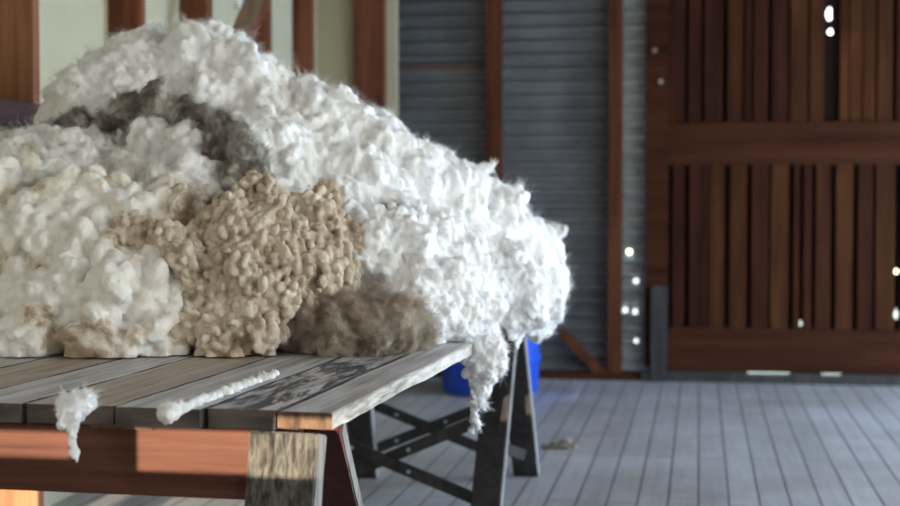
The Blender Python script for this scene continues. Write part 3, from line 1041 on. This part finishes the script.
# small tufts
fleece('wool_tuft', [(70, 408, 2.83, 12), (80, 405, 2.83, 13), (88, 404, 2.85, 7), (66, 412, 2.81, 8), (64, 419, 2.79, 5),
                     (72, 419, 2.79, 6), (71, 425, 2.79, 5), (72, 431, 2.79, 4.5), (73, 437, 2.79, 4.2), (73.5, 442, 2.79, 4), (74, 447, 2.79, 3.7), (75, 452, 2.79, 3.2), (76, 456, 2.79, 2.8), (77, 461, 2.79, 2.2), (62, 424, 2.79, 4)],
       W['white'], 'small white tuft of wool hanging over the front edge of the table', 11,
       puffs=((60, .005, .010, .7),), locks=400, lock_len=(.004, .012), per=10, disp=((.02, .007), (.008, .002)), voxel=.0025, keep_all=True, clamp=False, spread_r=.003, smooth=1)
cs = []
for i in range(30):
    f = i / 29
    px, py = 165 + 112 * f + rnd.uniform(-1.5, 1.5), 414 - 40 * f + rnd.uniform(-.8, .8)
    q = on_z(px, py, ZT + .006)
    d_ = -(MR.inverted() @ (q - Vector((0, 0, H)))).z
    cs.append((px, py, d_, 5.8 * (1 - .3 * f) * (1.6 if i < 3 else rnd.uniform(.9, 1.15))))
fleece('wool_strand', cs, W['grey_white'], 'thin twist of pale wool lying along a gap between planks', 12,
       puffs=((90, .004, .008, .7),), locks=400, lock_len=(.003, .008), per=10, disp=((.02, .004), (.008, .0015)), voxel=.003, keep_all=True, spread_r=.003, smooth=1)
fleece('wool_tuft', [(545, 238, 6.3, 13), (554, 234, 6.3, 10), (561, 231, 6.3, 7), (550, 246, 6.3, 9), (530, 240, 6.3, 14), (540, 262, 6.25, 18), (532, 285, 6.2, 24)],
       W['grey_white'], 'blurred pale tuft sticking up from the far end of the pile', 13,
       puffs=((60, .01, .02, .7),), locks=200, lock_len=(.006, .015), voxel=.007, keep_all=True, disp=((.05, .012), (.02, .005)))
fleece('wool_tuft', [(352, 214, 4.34, 6), (366, 212, 4.34, 7, (1.6, 1, .7)), (382, 211, 4.36, 7, (1.6, 1, .7)), (398, 211, 4.38, 6, (1.6, 1, .7)), (410, 214, 4.4, 5)],  # dark tuft added to paint the shade of a crevice
       W['soil_and_shade'], 'thin grey tuft painting the crevice shade above the bright wool at the table edge', 17,
       puffs=((40, .006, .014, .7),), locks=500, lock_len=(.008, .02), disp=((.03, .008),), voxel=.005, keep_all=True)
fleece('wool_tuft', [(30, 196, 4.20, 8, (1.8, 1, .7)), (50, 194, 4.18, 8, (1.6, 1, .7)), (66, 200, 4.18, 6), (14, 192, 4.2, 6)],  # brown tuft added to darken a crevice, shade put into its colour
       W['brown'], 'small brown tuft painting crevice shade in the cream wool, far left on the pile', 18,
       puffs=((40, .006, .014, .7),), locks=500, lock_len=(.008, .02), disp=((.03, .008),), voxel=.005, keep_all=True)
q = on_z(562, 449)
d_ = -(MR.inverted() @ (q - Vector((0, 0, H)))).z
fleece('wool_scrap', [(548, 448, d_, 5, (1.3, 1, .6)), (557, 446, d_, 6), (566, 446, d_, 7, (1.2, 1, .8)), (573, 447, d_, 4)],
       W['soil_and_shade'], 'small dirty scrap of wool lying on the floorboards', 14,
       puffs=((40, .008, .016, .7),), locks=150, lock_len=(.01, .02), disp=((.03, .008),), voxel=.005, keep_all=True, clamp=False)
# wisps on the outline
fleece('wool_wisp', [(470, 176, 5.0, 11), (477, 173, 5.0, 9), (483, 170, 5.0, 6.5), (488, 167, 5.0, 5), (492, 165, 5.0, 3.5), (462, 180, 5.0, 12)],
       W['white'], 'pointed wisp of white wool sticking out from the sloping side of the pile', 15,
       puffs=((30, .006, .011, .7),), locks=150, lock_len=(.01, .02), disp=((.03, .004),), voxel=.004, keep_all=True, clamp=False)
fleece('wool_wisp', [(238, 3, 7.5, 3.5), (237, -3, 7.5, 3), (239, 8, 7.5, 2), (240, -9, 7.5, 4), (243, -16, 7.5, 5)],
       W['white'], 'white wisp of wool caught on the slanting brace of the cream wall', 16,
       puffs=((20, .006, .01, .7),), locks=100, lock_len=(.01, .02), disp=((.03, .006),), voxel=.005, keep_all=True, clamp=False)

# ------------------------------------------------------------------ light
w = bpy.data.worlds.new('sky')
SC.world = w
w.use_nodes = True
bg = w.node_tree.nodes['Background']
wn = w.node_tree
tcw = N(wn, 'ShaderNodeTexCoord')
sep = N(wn, 'ShaderNodeSeparateXYZ')
wn.links.new(tcw.outputs['Generated'], sep.inputs[0])
rw = ramp(wn, [(0.0, (1, 1, .6)), (.04, (1, 1, .65)), (.16, (.72, .86, 1.0))], sep.outputs['Z'])
wn.links.new(rw.outputs['Color'], bg.inputs['Color'])
bg.inputs['Strength'].default_value = 6.0
s = bpy.data.lights.new('sun', 'SUN')
s.energy = 14
s.angle = math.radians(.12)
s.color = (1, .86, .68)
so = bpy.data.objects.new('sun', s)
COL.objects.link(so)
so.rotation_euler = SUN.to_track_quat('-Z', 'Y').to_euler()


def area(name, loc, d, sx, sy, e, c):
    l = bpy.data.lights.new(name, 'AREA')
    l.shape = 'RECTANGLE'; l.size = sx; l.size_y = sy; l.energy = e; l.color = c
    o = bpy.data.objects.new(name, l)
    COL.objects.link(o)
    o.location = loc
    o.rotation_euler = Vector(d).to_track_quat('-Z', 'Z').to_euler()
    return o


for i, (a, b_, c, d_) in enumerate(right_holes):
    area('added_daylight', (XR - .02, (a + b_) / 2, (c + d_) / 2), (-1, 0, -.15), b_ - a, d_ - c, (120, 105, 480)[i], ((.92, .95, 1), (.70, .84, 1.0), (.55, .74, 1.0))[i])
area('added_daylight', (3.4, YR + .12, 1.9), (-.3, 1, -.1), 1.4, 1.4, 50, (1, .96, .95))  # front fill lamp, added to brighten the wool
area('added_daylight', (XL + .12, .2, 2.6), (1, .75, -.35), 1.6, 1.3, 45, (1, .95, .93))  # soft fill lamp added from the left, the wall has no opening here

SC.view_settings.view_transform = 'Standard'
SC.view_settings.look = 'None'
SC.view_settings.exposure = 0.0
SC.view_settings.gamma = 1
SC.cycles.use_denoising = True
SC.cycles.max_bounces = 12
SC.cycles.diffuse_bounces = 4
